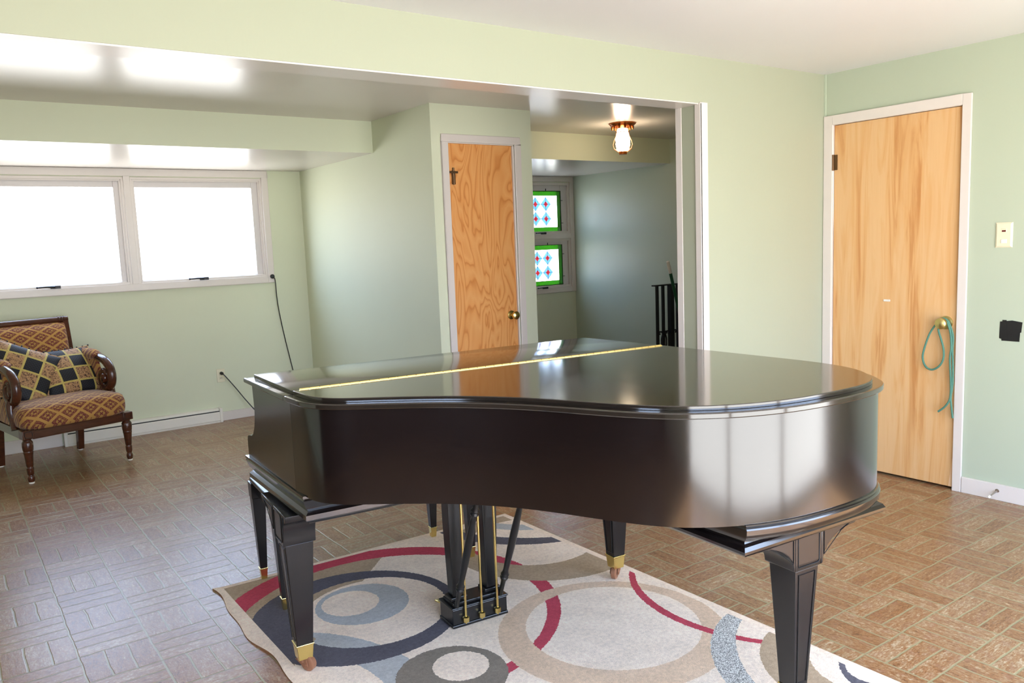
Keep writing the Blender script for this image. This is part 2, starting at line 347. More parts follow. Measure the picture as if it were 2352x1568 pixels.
# ---------------------------------------------------------------- mesh helpers
ORG = {}
class MB:
    def __init__(s): s.bm = bmesh.new(); s.uvl = None
    def box(s, x0, x1, y0, y1, z0, z1):
        v = [s.bm.verts.new(p) for p in ((x0,y0,z0),(x1,y0,z0),(x1,y1,z0),(x0,y1,z0),(x0,y0,z1),(x1,y0,z1),(x1,y1,z1),(x0,y1,z1))]
        for f in ((3,2,1,0),(4,5,6,7),(0,1,5,4),(1,2,6,5),(2,3,7,6),(3,0,4,7)): s.bm.faces.new([v[i] for i in f])
        return s
    def hexa(s, P):   # 8 points, bottom ring then top ring
        v = [s.bm.verts.new(p) for p in P]
        for f in ((3,2,1,0),(4,5,6,7),(0,1,5,4),(1,2,6,5),(2,3,7,6),(3,0,4,7)): s.bm.faces.new([v[i] for i in f])
        return s
    def rings(s, R, closed=True, cap=True, loop=False):
        rs = [[s.bm.verts.new(p) for p in r] for r in R]
        n = len(rs[0]); k = len(rs)
        for i in range(k if loop else k-1):
            A, B = rs[i], rs[(i+1) % k]
            for j in range(n if closed else n-1):
                q = [A[j], A[(j+1)%n], B[(j+1)%n], B[j]]
                try: s.bm.faces.new(q)
                except ValueError: pass
        if cap and closed and not loop:
            for r in (rs[0][::-1], rs[-1]):
                try: s.bm.faces.new(r)
                except ValueError: pass
        return s
    def prism(s, pts, z0, z1):
        return s.rings([[(p[0], p[1], z0) for p in pts], [(p[0], p[1], z1) for p in pts]])
    def plate(s, pts3, d):   # planar polygon extruded by vector d
        d = Vector(d); return s.rings([[Vector(p) for p in pts3], [Vector(p)+d for p in pts3]])
    def lathe(s, prof, loc=(0,0,0), axis=(0,0,1), n=20, cap=True):
        ax = Vector(axis).normalized(); t = Vector((1,0,0)) if abs(ax.x) < .9 else Vector((0,1,0))
        u = ax.cross(t).normalized(); w = ax.cross(u); L = Vector(loc)
        R = [[L + ax*h + (u*math.cos(2*PI*j/n) + w*math.sin(2*PI*j/n))*max(r, 1e-5) for j in range(n)] for r, h in prof]
        return s.rings(R, cap=cap)
    def tube(s, path, r, n=8, loop=False, flat=None):
        P = [Vector(p) for p in path]; R = []; k = len(P)
        prev = None
        for i, p in enumerate(P):
            a = P[(i-1) % k] if (i or loop) else p; b = P[(i+1) % k] if (i < k-1 or loop) else p
            d = (b-a)
            if d.length < 1e-9: d = Vector((0,0,1))
            d.normalize()
            if prev is None:
                t = Vector((0,0,1)) if abs(d.z) < .9 else Vector((1,0,0)); u = d.cross(t).normalized()
            else:
                u = (prev - d*prev.dot(d))
                u = u.normalized() if u.length > 1e-6 else d.orthogonal().normalized()
            prev = u; w = d.cross(u); rr = r[i] if isinstance(r, (list, tuple)) else r
            R.append([p + (u*math.cos(2*PI*j/n) + w*math.sin(2*PI*j/n))*rr for j in range(n)])
        return s.rings(R, loop=loop)
    def sphere(s, c, r, sc=(1,1,1), n=16):
        m = Matrix.Translation(c) @ Matrix.Diagonal((r*sc[0], r*sc[1], r*sc[2], 1))
        bmesh.ops.create_uvsphere(s.bm, u_segments=n, v_segments=max(6, n//2), radius=1, matrix=m); return s
    def grid(s, fn, nu, nv, both=None):
        if s.uvl is None: s.uvl = s.bm.loops.layers.uv.new('UVMap')
        vs = [[s.bm.verts.new(fn(i/nu, j/nv)) for j in range(nv+1)] for i in range(nu+1)]
        for i in range(nu):
            for j in range(nv):
                f = s.bm.faces.new([vs[i][j], vs[i+1][j], vs[i+1][j+1], vs[i][j+1]])
                for l, (a, b) in zip(f.loops, ((i,j),(i+1,j),(i+1,j+1),(i,j+1))): l[s.uvl].uv = (a/nu, b/nv)
        return s
    def build(s, name, mat, parent=None, bevel=0, smooth=35, seg=2, recalc=True, sub=0):
        bm = s.bm
        bmesh.ops.remove_doubles(bm, verts=bm.verts, dist=1e-6)
        if recalc: bmesh.ops.recalc_face_normals(bm, faces=bm.faces)
        lo = Vector((min(v.co[i] for v in bm.verts) for i in range(3))); hi = Vector((max(v.co[i] for v in bm.verts) for i in range(3)))
        c = (lo+hi)/2
        for v in bm.verts: v.co -= c
        if smooth:
            a = math.radians(smooth)
            for f in bm.faces: f.smooth = True
            for e in bm.edges:
                if len(e.link_faces) == 2: e.smooth = e.calc_face_angle(0) < a and max(len(f.verts) for f in e.link_faces) < 10
                else: e.smooth = False
        me = bpy.data.meshes.new(name); bm.to_mesh(me); bm.free()
        o = bpy.data.objects.new(name, me); COL.objects.link(o)
        for m in (mat if isinstance(mat, list) else [mat]): me.materials.append(m)
        if parent is not None:
            o.parent = parent; o.location = c - ORG[parent.name]
        else: o.location = c
        ORG[o.name] = c
        if bevel:
            b = o.modifiers.new('bevel', 'BEVEL'); b.width = bevel; b.segments = seg; b.limit_method = 'ANGLE'; b.angle_limit = math.radians(40)
            b.harden_normals = False
        if sub:
            q = o.modifiers.new('sub', 'SUBSURF'); q.levels = sub; q.render_levels = sub
        return o
def tag(o, label=None, cat=None, group=None, kind=None):
    if label: o['label'] = label
    if cat: o['category'] = cat
    if group: o['group'] = group
    if kind: o['kind'] = kind
    return o
def thing(name, label, cat, loc=(0,0,0), rotz=0, group=None, local=False):
    o = bpy.data.objects.new(name, None); COL.objects.link(o)
    o.location = loc; o.rotation_euler = (0, 0, rotz); o.empty_display_size = .1
    tag(o, label, cat, group)
    ORG[o.name] = Vector((0,0,0)) if local else Vector(loc)
    return o
def struct(name, mb, mat, label=None, cat=None, **kw):
    o = mb.build(name, mat, **kw); tag(o, label, cat, kind='structure'); return o
def holed(axis, c0, c1, a0, a1, z0, z1, holes):
    """wall slab with rectangular openings; axis 'y': slab c0..c1 in y, runs a0..a1 in x"""
    m = MB(); A = sorted({a0, a1, *[h[0] for h in holes], *[h[1] for h in holes]}); Z = sorted({z0, z1, *[h[2] for h in holes], *[h[3] for h in holes]})
    for i in range(len(A)-1):
        for j in range(len(Z)-1):
            am, zm = (A[i]+A[i+1])/2, (Z[j]+Z[j+1])/2
            if any(h[0] < am < h[1] and h[2] < zm < h[3] for h in holes): continue
            if axis == 'y': m.box(A[i], A[i+1], c0, c1, Z[j], Z[j+1])
            else: m.box(c0, c1, A[i], A[i+1], Z[j], Z[j+1])
    # drop the doubled inner faces between neighbouring cells
    bm = m.bm; bmesh.ops.remove_doubles(bm, verts=bm.verts, dist=1e-5)
    seen = {}
    for f in list(bm.faces):
        k = tuple(sorted(v.index for v in f.verts)) if False else tuple(sorted((round(v.co.x,4), round(v.co.y,4), round(v.co.z,4)) for v in f.verts))
        seen.setdefault(k, []).append(f)
    bmesh.ops.delete(bm, geom=[f for k in seen.values() if len(k) > 1 for f in k], context='FACES_ONLY')
    return m
def catmull(P, n=6):
    out = []
    for i in range(len(P)-1):
        p0, p1, p2, p3 = P[max(i-1,0)], P[i], P[i+1], P[min(i+2, len(P)-1)]
        p0, p1, p2, p3 = map(Vector, (p0, p1, p2, p3))
        for k in range(n):
            t = k/n
            out.append(.5*((2*p1) + (p2-p0)*t + (2*p0-5*p1+4*p2-p3)*t*t + (3*p1-p0-3*p2+p3)*t**3))
    out.append(Vector(P[-1])); return out
def offset(poly, d):
    """closed ccw 2-D outline moved inward by d"""
    n = len(poly); res = []
    for i in range(n):
        a, b, c = Vector(poly[i-1]), Vector(poly[i]), Vector(poly[(i+1) % n])
        d1, d2 = (b-a).normalized(), (c-b).normalized()
        n1, n2 = Vector((-d1.y, d1.x)), Vector((-d2.y, d2.x)); m = (n1+n2)
        if m.length < 1e-6: m = n1.copy()
        m.normalize(); k = d/max(.35, m.dot(n1)); res.append(b + m*k)
    return res

# ---------------------------------------------------------------- setting
XL, XR, YF, YA, YAB, YB = -1.8, 4.413, -.62, 2.866, 3.029, 7.06
ZC, ZAC, ZS, ZH = 2.346, 2.374, 2.142, 2.112
XS, XC, YC, XAR = 2.795, 3.633, 4.722, 6.0
struct('floor', MB().box(XL-.1, XAR+.1, YF-.1, YB+.1, -.1, 0), M['floor'], smooth=0)
struct('ceiling', MB().box(XL-.1, XR+.1, YF-.1, YA, ZC, ZC+.1), M['ceil'], smooth=0)
struct('ceiling', MB().box(XL-.1, XAR+.1, YAB, YB+.1, ZAC, ZAC+.1), M['ceilG'], smooth=0)
# header wall with the wide opening
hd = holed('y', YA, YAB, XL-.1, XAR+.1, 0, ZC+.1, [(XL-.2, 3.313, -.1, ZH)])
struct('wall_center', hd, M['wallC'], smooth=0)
struct('trim_1', MB().box(XL, 3.312, YA+.004, YAB-.004, ZH-.006, ZH+.002), M['ceilG'], smooth=0)          # painted underside of the header
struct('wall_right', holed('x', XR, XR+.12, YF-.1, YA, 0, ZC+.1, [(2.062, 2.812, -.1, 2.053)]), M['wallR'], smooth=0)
struct('wall_left', holed('x', XL-.1, XL, YF-.1, YA, 0, ZAC+.1, [(-.3, .72, 1.14, 2.10)]), M['panel'], smooth=0)
struct('wall_annex_left', MB().box(XL-.1, XL, YA, YB+.1, 0, ZAC+.1), M['wall'], smooth=0)
struct('wall_rear', holed('y', YB, YB+.1, XL-.1, XAR+.1, 0, ZAC+.1, [(.215, 2.44, 1.222, 2.075), (4.94, 5.945, .91, 2.075)]), M['wall'], smooth=0)
struct('wall_side', MB().box(XS, XS+.08, YC+.08, YB, 0, ZAC), M['wall'], smooth=0)
struct('wall_closet', holed('y', YC, YC+.08, XS, XC, 0, ZAC, [(2.912, 3.464, -.1, 2.126)]), M['wall'], smooth=0)
struct('wall_closet_right', MB().box(XC-.08, XC, YC+.08, YB, 0, ZAC), M['wall'], smooth=0)
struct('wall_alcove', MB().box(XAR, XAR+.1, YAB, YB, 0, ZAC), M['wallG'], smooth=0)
struct('wall_front', holed('y', YF-.12, YF, XL-.1, XR+.1, 0, ZC+.1, [(-.12, 3.75, .04, 2.10)]), M['wall'], smooth=0)
# soffit boxes over the windows
for i, (a, b) in enumerate(((XL, XS), (XC, XAR))):
    m = MB().box(a, b, 5.58, YB, ZS, ZAC); o = m.build('wall_soffit', [M['wall'], M['ceilG']], smooth=0); tag(o, kind='structure')
    for p in o.data.polygons:
        if p.normal.z < -.5: p.material_index = 1
struct('wall_door_backing', MB().box(XR+.13, XR+.2, 1.95, 2.86, 0, 2.2), M['wallR'], smooth=0)  # unseen slab added behind the door to stop light leaking under it
# corner trims on the opening jamb
struct('trim_2', MB().box(3.305, 3.362, YA-.008, YA+.002, 0, ZH+.004), M['trim'], smooth=0, bevel=.002)
struct('trim_3', MB().box(3.303, 3.315, YA-.008, YA+.03, 0, ZH+.0), M['trim'], smooth=0, bevel=.002)
struct('trim_4', MB().box(3.309, 3.318, YAB-.035, YAB+.006, 0, ZH+.0), M['trim'], smooth=0, bevel=.002)
struct('trim_5', MB().box(4.402, XR, YA-.012, YA, 0, ZC), M['wallR'], smooth=0)
# baseboards
struct('baseboard_right', MB().box(XR-.014, XR, YF, 2.02, 0, .087), M['trim'], smooth=0, bevel=.003)
struct('baseboard_center', MB().box(3.362, XR-.02, YA-.014, YA, 0, .087), M['trim'], smooth=0, bevel=.003)
m = MB().box(1.935, XS, YB-.014, YB, 0, .078).box(XL, .715, YB-.016, YB, 0, .10)
struct('baseboard_rear', m, M['trim'], smooth=0, bevel=.003)
struct('baseboard_side', MB().box(XS-.014, XS, YC, YB-.014, 0, .078), M['trim'], smooth=0, bevel=.003)
struct('baseboard_alcove', MB().box(XAR-.014, XAR, YAB, YB, 0, .085), M['trim'], smooth=0, bevel=.003)
struct('baseboard_front', MB().box(XL, -.19, YF, YF+.014, 0, .087).box(3.82, XR-.014, YF, YF+.014, 0, .087), M['trim'], smooth=0, bevel=.003)

def casing_y(m, x0, x1, z0, z1, w, y0, y1, bottom=True):
    m.box(x0, x1, y0, y1, z1-w, z1); m.box(x0, x0+w, y0, y1, z0, z1-w); m.box(x1-w, x1, y0, y1, z0, z1-w)
    if bottom: m.box(x0+w, x1-w, y0, y1, z0, z0+w)
# ---- doors
d1 = tag(thing('door_1', None, None, (3.188, YC, 0)), 'narrow plywood closet door with swirling grain and brass knob', 'door', kind='structure')
MB().box(2.921, 3.455, YC+.006, YC+.042, .012, 2.118).build('door_leaf', M['door_ply'], d1, bevel=.002, smooth=0)
m = MB(); casing_y(m, 2.868, 3.524, 0, 2.178, .052, YC-.014, YC-.001, False); casing_y(m, 2.912, 3.464, 0, 2.126, .008, YC-.008, YC+.07, False)
m.build('door_frame', M['trim'], d1, bevel=.004, smooth=0)
k = MB().lathe([(.0,0),(.032,0),(.032,.005),(.014,.010),(.012,.035),(.022,.042),(.030,.055),(.029,.068),(.018,.076),(.0,.078)], (3.398, YC+.006, .915), (0,-1,0), 24).build('door_knob', M['brass'], d1)
m = MB().tube([(2.958, YC-.003, 1.842), (2.958, YC-.003, 1.955)], .007, 10).box(2.918, 2.990, YC-.010, YC-.002, 1.918, 1.932).box(2.945, 2.971, YC-.004, YC+.006, 1.845, 1.935)
m.build('hinge', M['bronze'], d1)
d2 = tag(thing('door_2', None, None, (XR, 2.437, 0)), 'wide pale birch door on the right wall with green cord on its knob', 'door', kind='structure')
MB().box(XR+.004, XR+.04, 2.072, 2.802, .014, 2.045).build('door_leaf', M['door_pale'], d2, bevel=.002, smooth=0)
m = MB()
for y0, y1, z0, z1 in ((2.022, 2.072-.004, 0, 2.103), (2.806, 2.862, 0, 2.103), (2.068, 2.806, 2.049, 2.103)): m.box(XR-.015, XR-.001, y0, y1, z0, z1)
for y0, y1, z0, z1 in ((2.063, 2.070, 0, 2.052), (2.804, 2.811, 0, 2.052), (2.07, 2.804, 2.047, 2.052)): m.box(XR-.010, XR+.05, y0, y1, z0, z1)
m.build('door_frame', M['trim'], d2, bevel=.004, smooth=0)
MB().lathe([(0,0),(.036,0),(.036,.006),(.015,.012),(.013,.034),(.022,.042),(.030,.054),(.029,.068),(.018,.076),(0,.078)], (XR+.004, 2.128, .916), (-1,0,0), 24).build('door_knob', M['brass_old'], d2)
m = MB().tube([(XR-.006, 2.805, 1.784), (XR-.006, 2.805, 1.876)], .008, 10).box(XR-.003, XR+.003, 2.780, 2.832, 1.786, 1.874)
m.build('hinge', M['bronze'], d2)
MB().box(XR-.0005, XR+.005, 2.443, 2.482, 1.018, 1.030).build('scuff_patch', M['white'], d2, smooth=0, bevel=.002)
MB().plate([(XR+.002, 2.073, .016), (XR+.002, 2.094, .016), (XR+.002, 2.085, .10), (XR+.002, 2.077, .17), (XR+.002, 2.073, .18)], (.004, 0, 0)).build('bare_edge_patch', M['bare'], d2, smooth=0)
MB().box(XR-.0, XR+.006, 2.066, 2.0725, .86, .96).build('strike_plate', M['brass_old'], d2, smooth=0)

# ---- windows
def crank(par, x, z, y):
    m = MB().box(x-.01, x+.06, y-.012, y, z-.012, z+.010).tube([(x+.02, y-.014, z), (x-.03, y-.03, z+.004), (x-.10, y-.034, z+.002)], [.008, .006, .005], 8)
    m.sphere((x-.10, y-.034, z+.002), .008, n=8)
    m.build('window_crank', M['iron'], par)
w1 = tag(thing('window_1', None, None, (1.352, YB, 1.17)), 'white awning window of two wide panes over the armchair', 'window', kind='structure')
m = MB(); casing_y(m, .165, 2.492, 1.170, 2.141, .056, YB-.018, YB-.001); m.box(1.328, 1.378, YB-.018, YB+.09, 1.224, 2.087)
m.build('window_frame', M['trim'], w1, bevel=.004, smooth=0)
for a, b in ((.215, 1.330), (1.376, 2.440)):
    m = MB(); casing_y(m, a, b, 1.222, 2.076, .020, YB-.004, YB+.09); casing_y(m, a+.02, b-.02, 1.232, 2.058, .014, YB+.006, YB+.085)
    m.build('window_stop', M['trim'], w1, bevel=.003, smooth=0)
    m = MB(); L, R = (.30, 1.256) if a < 1 else (1.400, 2.354)
    y0, y1 = YB+.025, YB+.07
    m.box(a+.02, L, y0, y1, 1.236, 2.05).box(R, b-.02, y0, y1, 1.236, 2.05).box(L, R, y0, y1, 1.236, 1.250).box(L, R, y0, y1, 1.996, 2.05)
    sh = m.build('window_sash', M['trimG'], w1, bevel=.004, smooth=0)
    MB().box(L-.006, R+.006, YB+.046, YB+.050, 1.244, 2.0).build('pane', M['film'], sh, smooth=0)
crank(w1, .755, 1.236, YB-.016); crank(w1, 1.86, 1.238, YB-.016)
w2 = tag(thing('window_2', None, None, (5.44, YB, .86)), 'white alcove window holding two stained glass panels', 'window', kind='structure')
m = MB(); casing_y(m, 4.885, 5.998, .856, 2.141, .056, YB-.018, YB-.001); m.box(4.941, 5.942, YB-.018, YB+.09, 1.458, 1.516)
m.build('window_frame', M['trim'], w2, bevel=.004, smooth=0)
for z0, z1, zc in ((1.512, 2.076, 1.760), (.91, 1.462, 1.166)):
    m = MB(); casing_y(m, 4.94, 5.945, z0, z1, .030, YB-.002, YB+.09)
    m.build('window_stop', M['trim'], w2, bevel=.003, smooth=0)
    m = MB(); y0, y1 = YB+.020, YB+.07
    m.box(4.965, 4.974, y0, y1, z0+.016, z1-.016).box(5.824, 5.918, y0, y1, z0+.016, z1-.016).box(4.974, 5.824, y0, y1, z0+.016, zc-.221).box(4.974, 5.824, y0, y1, zc+.221, z1-.016)
    sh = m.build('window_sash', M['trimG'], w2, bevel=.004, smooth=0)
    MB().box(4.972, 5.826, YB+.052, YB+.056, zc-.2225, zc+.2225).build('pane', M['glass'], sh, smooth=0)
    crank(w2, 5.52, z0+.010, YB-.016)
for zc, lab in ((1.760, 'upper stained glass panel with blue and red lozenges and green border'), (1.166, 'lower stained glass panel with blue and red lozenges and green border')):
    t = thing('stained_glass_panel', lab, 'stained glass', (5.399, YB+.016, zc), group='stained glass panels in the alcove window')
    MB().box(5.399-.427, 5.399+.427, YB+.014, YB+.018, zc-.2225, zc+.2225).build('glass', M['stained'], t, smooth=0)
    m = MB(); casing_y(m, 5.399-.431, 5.399+.431, zc-.2265, zc+.2265, .006, YB+.011, YB+.021)
    m.build('lead_frame', M['iron'], t, smooth=0)
    for x0, x1, z0, z1 in ((5.83, 5.854, zc+.117, zc+.123), (5.83, 5.854, zc-.133, zc-.127), (5.617, 5.623, zc+.2265, zc+.25)):
        MB().box(x0, x1, YB+.008, YB+.014, z0, z1).build('clip', M['iron'], t, smooth=0)
# big glazed openings behind the camera: patio doors; added fill window at left
w3 = tag(thing('window_3', None, None, (1.8, YF, 0)), 'white sliding patio doors behind the viewer', 'window', kind='structure')
m = MB(); casing_y(m, -.18, 3.81, 0, 2.16, .06, YF, YF+.015, False); casing_y(m, -.12, 3.75, .04, 2.10, .04, YF-.10, YF-.02)
for x in (1.14, 2.43): m.box(x, x+.06, YF-.10, YF-.02, .08, 2.06)
m.build('window_frame', M['trim'], w3, bevel=.003, smooth=0)
for x0, x1 in ((-.08, 1.14), (1.20, 2.43), (2.49, 3.71)): MB().box(x0, x1, YF-.07, YF-.065, .08, 2.06).build('pane', M['glass'], w3, smooth=0)

w4 = tag(thing('window_added_fill', None, None, (XL, .2, 1.14)), 'added unseen window on the left wall, fill light for the right wall', 'window', kind='structure')  # unseen window, added to brighten the right wall
m = MB()
for y0, y1, z0, z1 in ((-.36, .78, 1.08, 1.14), (-.36, .78, 2.10, 2.16), (-.36, -.30, 1.14, 2.10), (.72, .78, 1.14, 2.10)): m.box(XL, XL+.015, y0, y1, z0, z1)
for y in (-.3, .68): m.box(XL-.08, XL-.02, y, y+.04, 1.14, 2.10)
m.build('window_frame', M['trim'], w4, bevel=.003, smooth=0)
for y in (-.28,): MB().box(XL-.055, XL-.05, y, y+.98, 1.14, 2.10).build('pane', M['glass'], w4, smooth=0)

# ---------------------------------------------------------------- rug
rug = thing('area_rug', 'cream area rug with overlapping coloured rings under the piano', 'rug', (1.6, 2.25, 0))
def rugp(u, v):
    tl, tr, br, bl = V(.846,3.476,0), V(2.359,3.412,0), V(2.365,1.02,0), V(.838,1.05,0)
    p = (tl*(1-u)+tr*u)*(1-v) + (bl*(1-u)+br*u)*v
    e = math.exp(-u*30); p.x += e*(.012*math.sin(v*21+.6) + .006*math.sin(v*47))
    return p
def rug_top(u, v):
    p = rugp(u, v); ed = min(u, 1-u, v, 1-v)
    p.z = .004 + .0075*min(1, ed/.012)
    if u < .03: p.z += .004*max(0, math.sin(v*21+1.5))*(1-u/.03)
    return p
m = MB(); m.grid(rug_top, 80, 120); m.build('pile', M['rug'], rug, smooth=60)
m = MB(); nb = 120
edge = [(0, i/nb) for i in range(nb)] + [(i/80, 1) for i in range(80)] + [(1, 1-i/nb) for i in range(nb)] + [(1-i/80, 0) for i in range(80)]
m.rings([[(rug_top(u, v).x, rug_top(u, v).y, 0.0005) for u, v in edge], [rug_top(u, v) - V(0,0,.0002) for u, v in edge]])
m.build('backing', M['rug_back'], rug, smooth=0)

# ---------------------------------------------------------------- grand piano
pi = thing('grand_piano', 'black baby grand piano with closed lid standing on the patterned rug', 'piano', (1.62, 2.0, 0))
A5 = math.radians(-5.5); U = V(math.cos(A5), math.sin(A5), 0); W = V(-math.sin(A5), math.cos(A5), 0)
curve = [(.8545,2.405),(.8555,2.32),(.860,2.268),(.877,2.218),(.921,2.158),(.985,2.107),(1.08,2.026),(1.166,1.945),(1.262,1.822),(1.326,1.705),(1.384,1.573),(1.450,1.440),(1.523,1.352),(1.636,1.273),(1.777,1.222),(1.904,1.204),(1.991,1.197),(2.073,1.197),(2.156,1.211),(2.222,1.242),(2.268,1.285),(2.314,1.336),(2.346,1.392),(2.370,1.46),(2.385,1.56),(2.388,1.66)]
cv = catmull([V(a, b) for a, b in curve], 6)
for _ in range(14):
    cv = [cv[0]] + [cv[i]*.5 + (cv[i-1]+cv[i+1])*.25 for i in range(1, len(cv)-1)] + [cv[-1]]
FT, FB = V(.881, 2.894), V(2.366, 2.728)
HT, HB = V(.8555, 2.425), V(2.384, 2.235)
main = [HT] + cv + [HB]                       # behind the hinge (open chain, ccw)
flap = [V(.881,2.894), HT + (FT-HT)*.006, HB + (FB-HB)*.006, FB]
full = [FT, HT] + cv + [HB, FB]
def slab(poly, z0, z1, r):
    a = offset(poly, r*.35); b = offset(poly, r)
    return [[(p.x, p.y, z0) for p in a], [(p.x, p.y, z0+r*.5) for p in poly], [(p.x, p.y, z1-r*.6) for p in poly], [(p.x, p.y, z1-r*.15) for p in a], [(p.x, p.y, z1) for p in b]]
def inset_open(chain_full, d):
    return offset(chain_full, d)
inn = inset_open(full, .030)
iFT, iHT, icv, iHB, iFB = inn[0], inn[1], inn[2:-2], inn[-2], inn[-1]
lid = MB().rings(slab(main, .9765, .9925, .005)).build('lid', M['lid'], pi, smooth=30)
MB().rings(slab([iHT] + icv + [iHB], .992, 1.0055, .003)).build('lid_panel', M['lid'], lid, smooth=30)
fl = MB().rings(slab(flap, .9765, .9925, .005)).build('lid_flap', M['lid'], pi, smooth=30)
MB().rings(slab([iFT, iHT+(iFT-iHT)*.006, iHB+(iFB-iHB)*.006, iFB], .992, 1.0055, .003)).build('lid_panel', M['lid'], fl, smooth=30)
h0, h1 = V(iHT.x+.022, iHT.y-.004, 1.0062), V(iHB.x-.012, iHB.y+.004, 1.0062)
m = MB(); d = (h1-h0); n = 44
for i in range(n):
    a, b = h0 + d*(i/n), h0 + d*((i+.94)/n)
    m.tube([a, b], .0042, 8)
nrm = V(-d.y, d.x, 0).normalized()*.009
m.hexa([h0-nrm-V(0,0,.002), h1-nrm-V(0,0,.002), h1+nrm-V(0,0,.002), h0+nrm-V(0,0,.002), h0-nrm, h1-nrm, h1+nrm, h0+nrm])
m.build('hinge', M['brass'], pi)
# rim
ZR0, ZR1 = .688, .9765
ro = offset(full, .014); ri = offset(full, .050)
mid = list(range(2, len(full)-2))
y_start = 2
# treble straight start / spine end points of the rim chain (cheeks carry on from here)
tq0, tq1 = ro[2], ri[2]; sq0, sq1 = ro[-3], ri[-3]
def rimchain(src): return [src[i] for i in mid]
O_, I_ = rimchain(ro), rimchain(ri)
m = MB()
prof = []
for o_, i_ in zip(O_, I_):
    m_ = [(o_.x, o_.y, ZR0), (o_.x, o_.y, ZR1), (i_.x, i_.y, ZR1), (i_.x, i_.y, ZR0)]
    prof.append(m_)
m.rings(prof); m.build('rim', M['piano'], pi, smooth=40)
def cheek(p0, p1, q0, q1, name):      # p: outer edge from rim to front, q: inner
    dv = (p1-p0); Ly = dv.y
    pr = [(p0.y, ZR0), (2.958, ZR0), (2.958, .752), (2.951, .767), (2.935, .773), (2.895, .778), (2.872, .790), (2.850, .818), (2.836, .852), (2.830, .885), (2.833, .920), (2.836, .950), (2.838, ZR1), (p0.y, ZR1)]
    sh = (p1.y - FT.y)
    P, Q = [], []
    for y, z in pr:
        yy = y if y == p0.y else y + sh
        P.append((p0.x + dv.x*(yy-p0.y)/Ly, yy, z)); Q.append((q0.x + (q1.x-q0.x)*(yy-p0.y)/Ly, yy if y != p0.y else q0.y, z))
    MB().rings([P, Q]).build(name, M['piano'], pi, smooth=40, bevel=.002)
cheek(O_[0], V(ro[0].x, FT.y), I_[0], V(ri[0].x, FT.y), 'cheek')
cheek(O_[-1], V(ro[-1].x, FB.y), I_[-1], V(ri[-1].x, FB.y), 'cheek')
# soundboard and fallboard
MB().prism([p for p in offset(full, .045)], .700, .712).build('soundboard', M['groove'], pi, smooth=0)
a, b = V(.93, 2.80, 0), V(2.33, 2.655, 0)
m = MB().hexa([a+V(0,-.34,.69), b+V(0,-.34,.69), b+V(0,0,.69), a+V(0,0,.69), a+V(0,-.34,.95), b+V(0,-.34,.95), b+V(0,-.05,.80), a+V(0,-.05,.80)])
m.build('fallboard', M['piano'], pi, bevel=.006, smooth=0)
m = MB().hexa([a+V(0,.002,.69), b+V(0,.002,.69), b+V(0,.13,.69), a+V(0,.13,.69), a+V(0,.002,.725), b+V(0,.002,.725), b+V(0,.13,.72), a+V(0,.13,.72)])
m.build('key_slip', M['piano'], pi, bevel=.004, smooth=0)
# keybed with stepped moulding on all sides
kb = [V(.902, 2.966), V(.874, 2.345), V(2.37, 2.19), V(2.352, 2.79)]      # ccw
kprof = [(.010,.592),(.004,.600),(-.004,.606),(-.004,.622),(.004,.629),(.008,.632),(.004,.638),(-.002,.645),(-.010,.668),(-.012,.672),(-.009,.676),(-.012,.680),(-.012,.688),(.004,.6882)]
m = MB().rings([[(p.x, p.y, z) for p in offset(kb, d)] for d, z in kprof]); m.build('keybed', M['piano'], pi, smooth=25)
# tail moulding following the curve, and the squared block under it
seg = [i for i in range(len(O_)) if O_[i].x > 1.632 and O_[i].y < 1.62]
chain = [O_[i] for i in seg]
def outw(ch, d):
    res = []
    for i, p in enumerate(ch):
        t = (ch[min(i+1, len(ch)-1)] - ch[max(i-1, 0)]).normalized(); res.append(p + V(t.y, -t.x)*d)
    return res
tprof = [(-.004,.690),(.004,.6885),(.007,.685),(.004,.6815),(.008,.679),(.010,.675),(.009,.662),(.004,.650),(-.003,.644),(-.02,.642)]
m = MB(); R = []
for d, z in tprof:
    c = outw(chain, d); R.append([(p.x, p.y, z) for p in c] + [(2.30, 1.62, z), (chain[0].x-.0, 1.62, z)])
m.rings(R); m.build('tail_moulding', M['piano'], pi, smooth=30)
tb = [V(1.648, 1.292), V(2.215, 1.245), V(2.235, 1.60), V(1.665, 1.60)]
kp = [(.008,.598),(-.004,.602),(-.010,.609),(-.011,.617),(-.005,.627),(.004,.633),(.006,.637),(.003,.640),(.003,.650)]
m = MB().rings([[(p.x, p.y, z) for p in offset(tb, d)] for d, z in kp]); m.build('leg_block', M['piano'], pi, smooth=25)

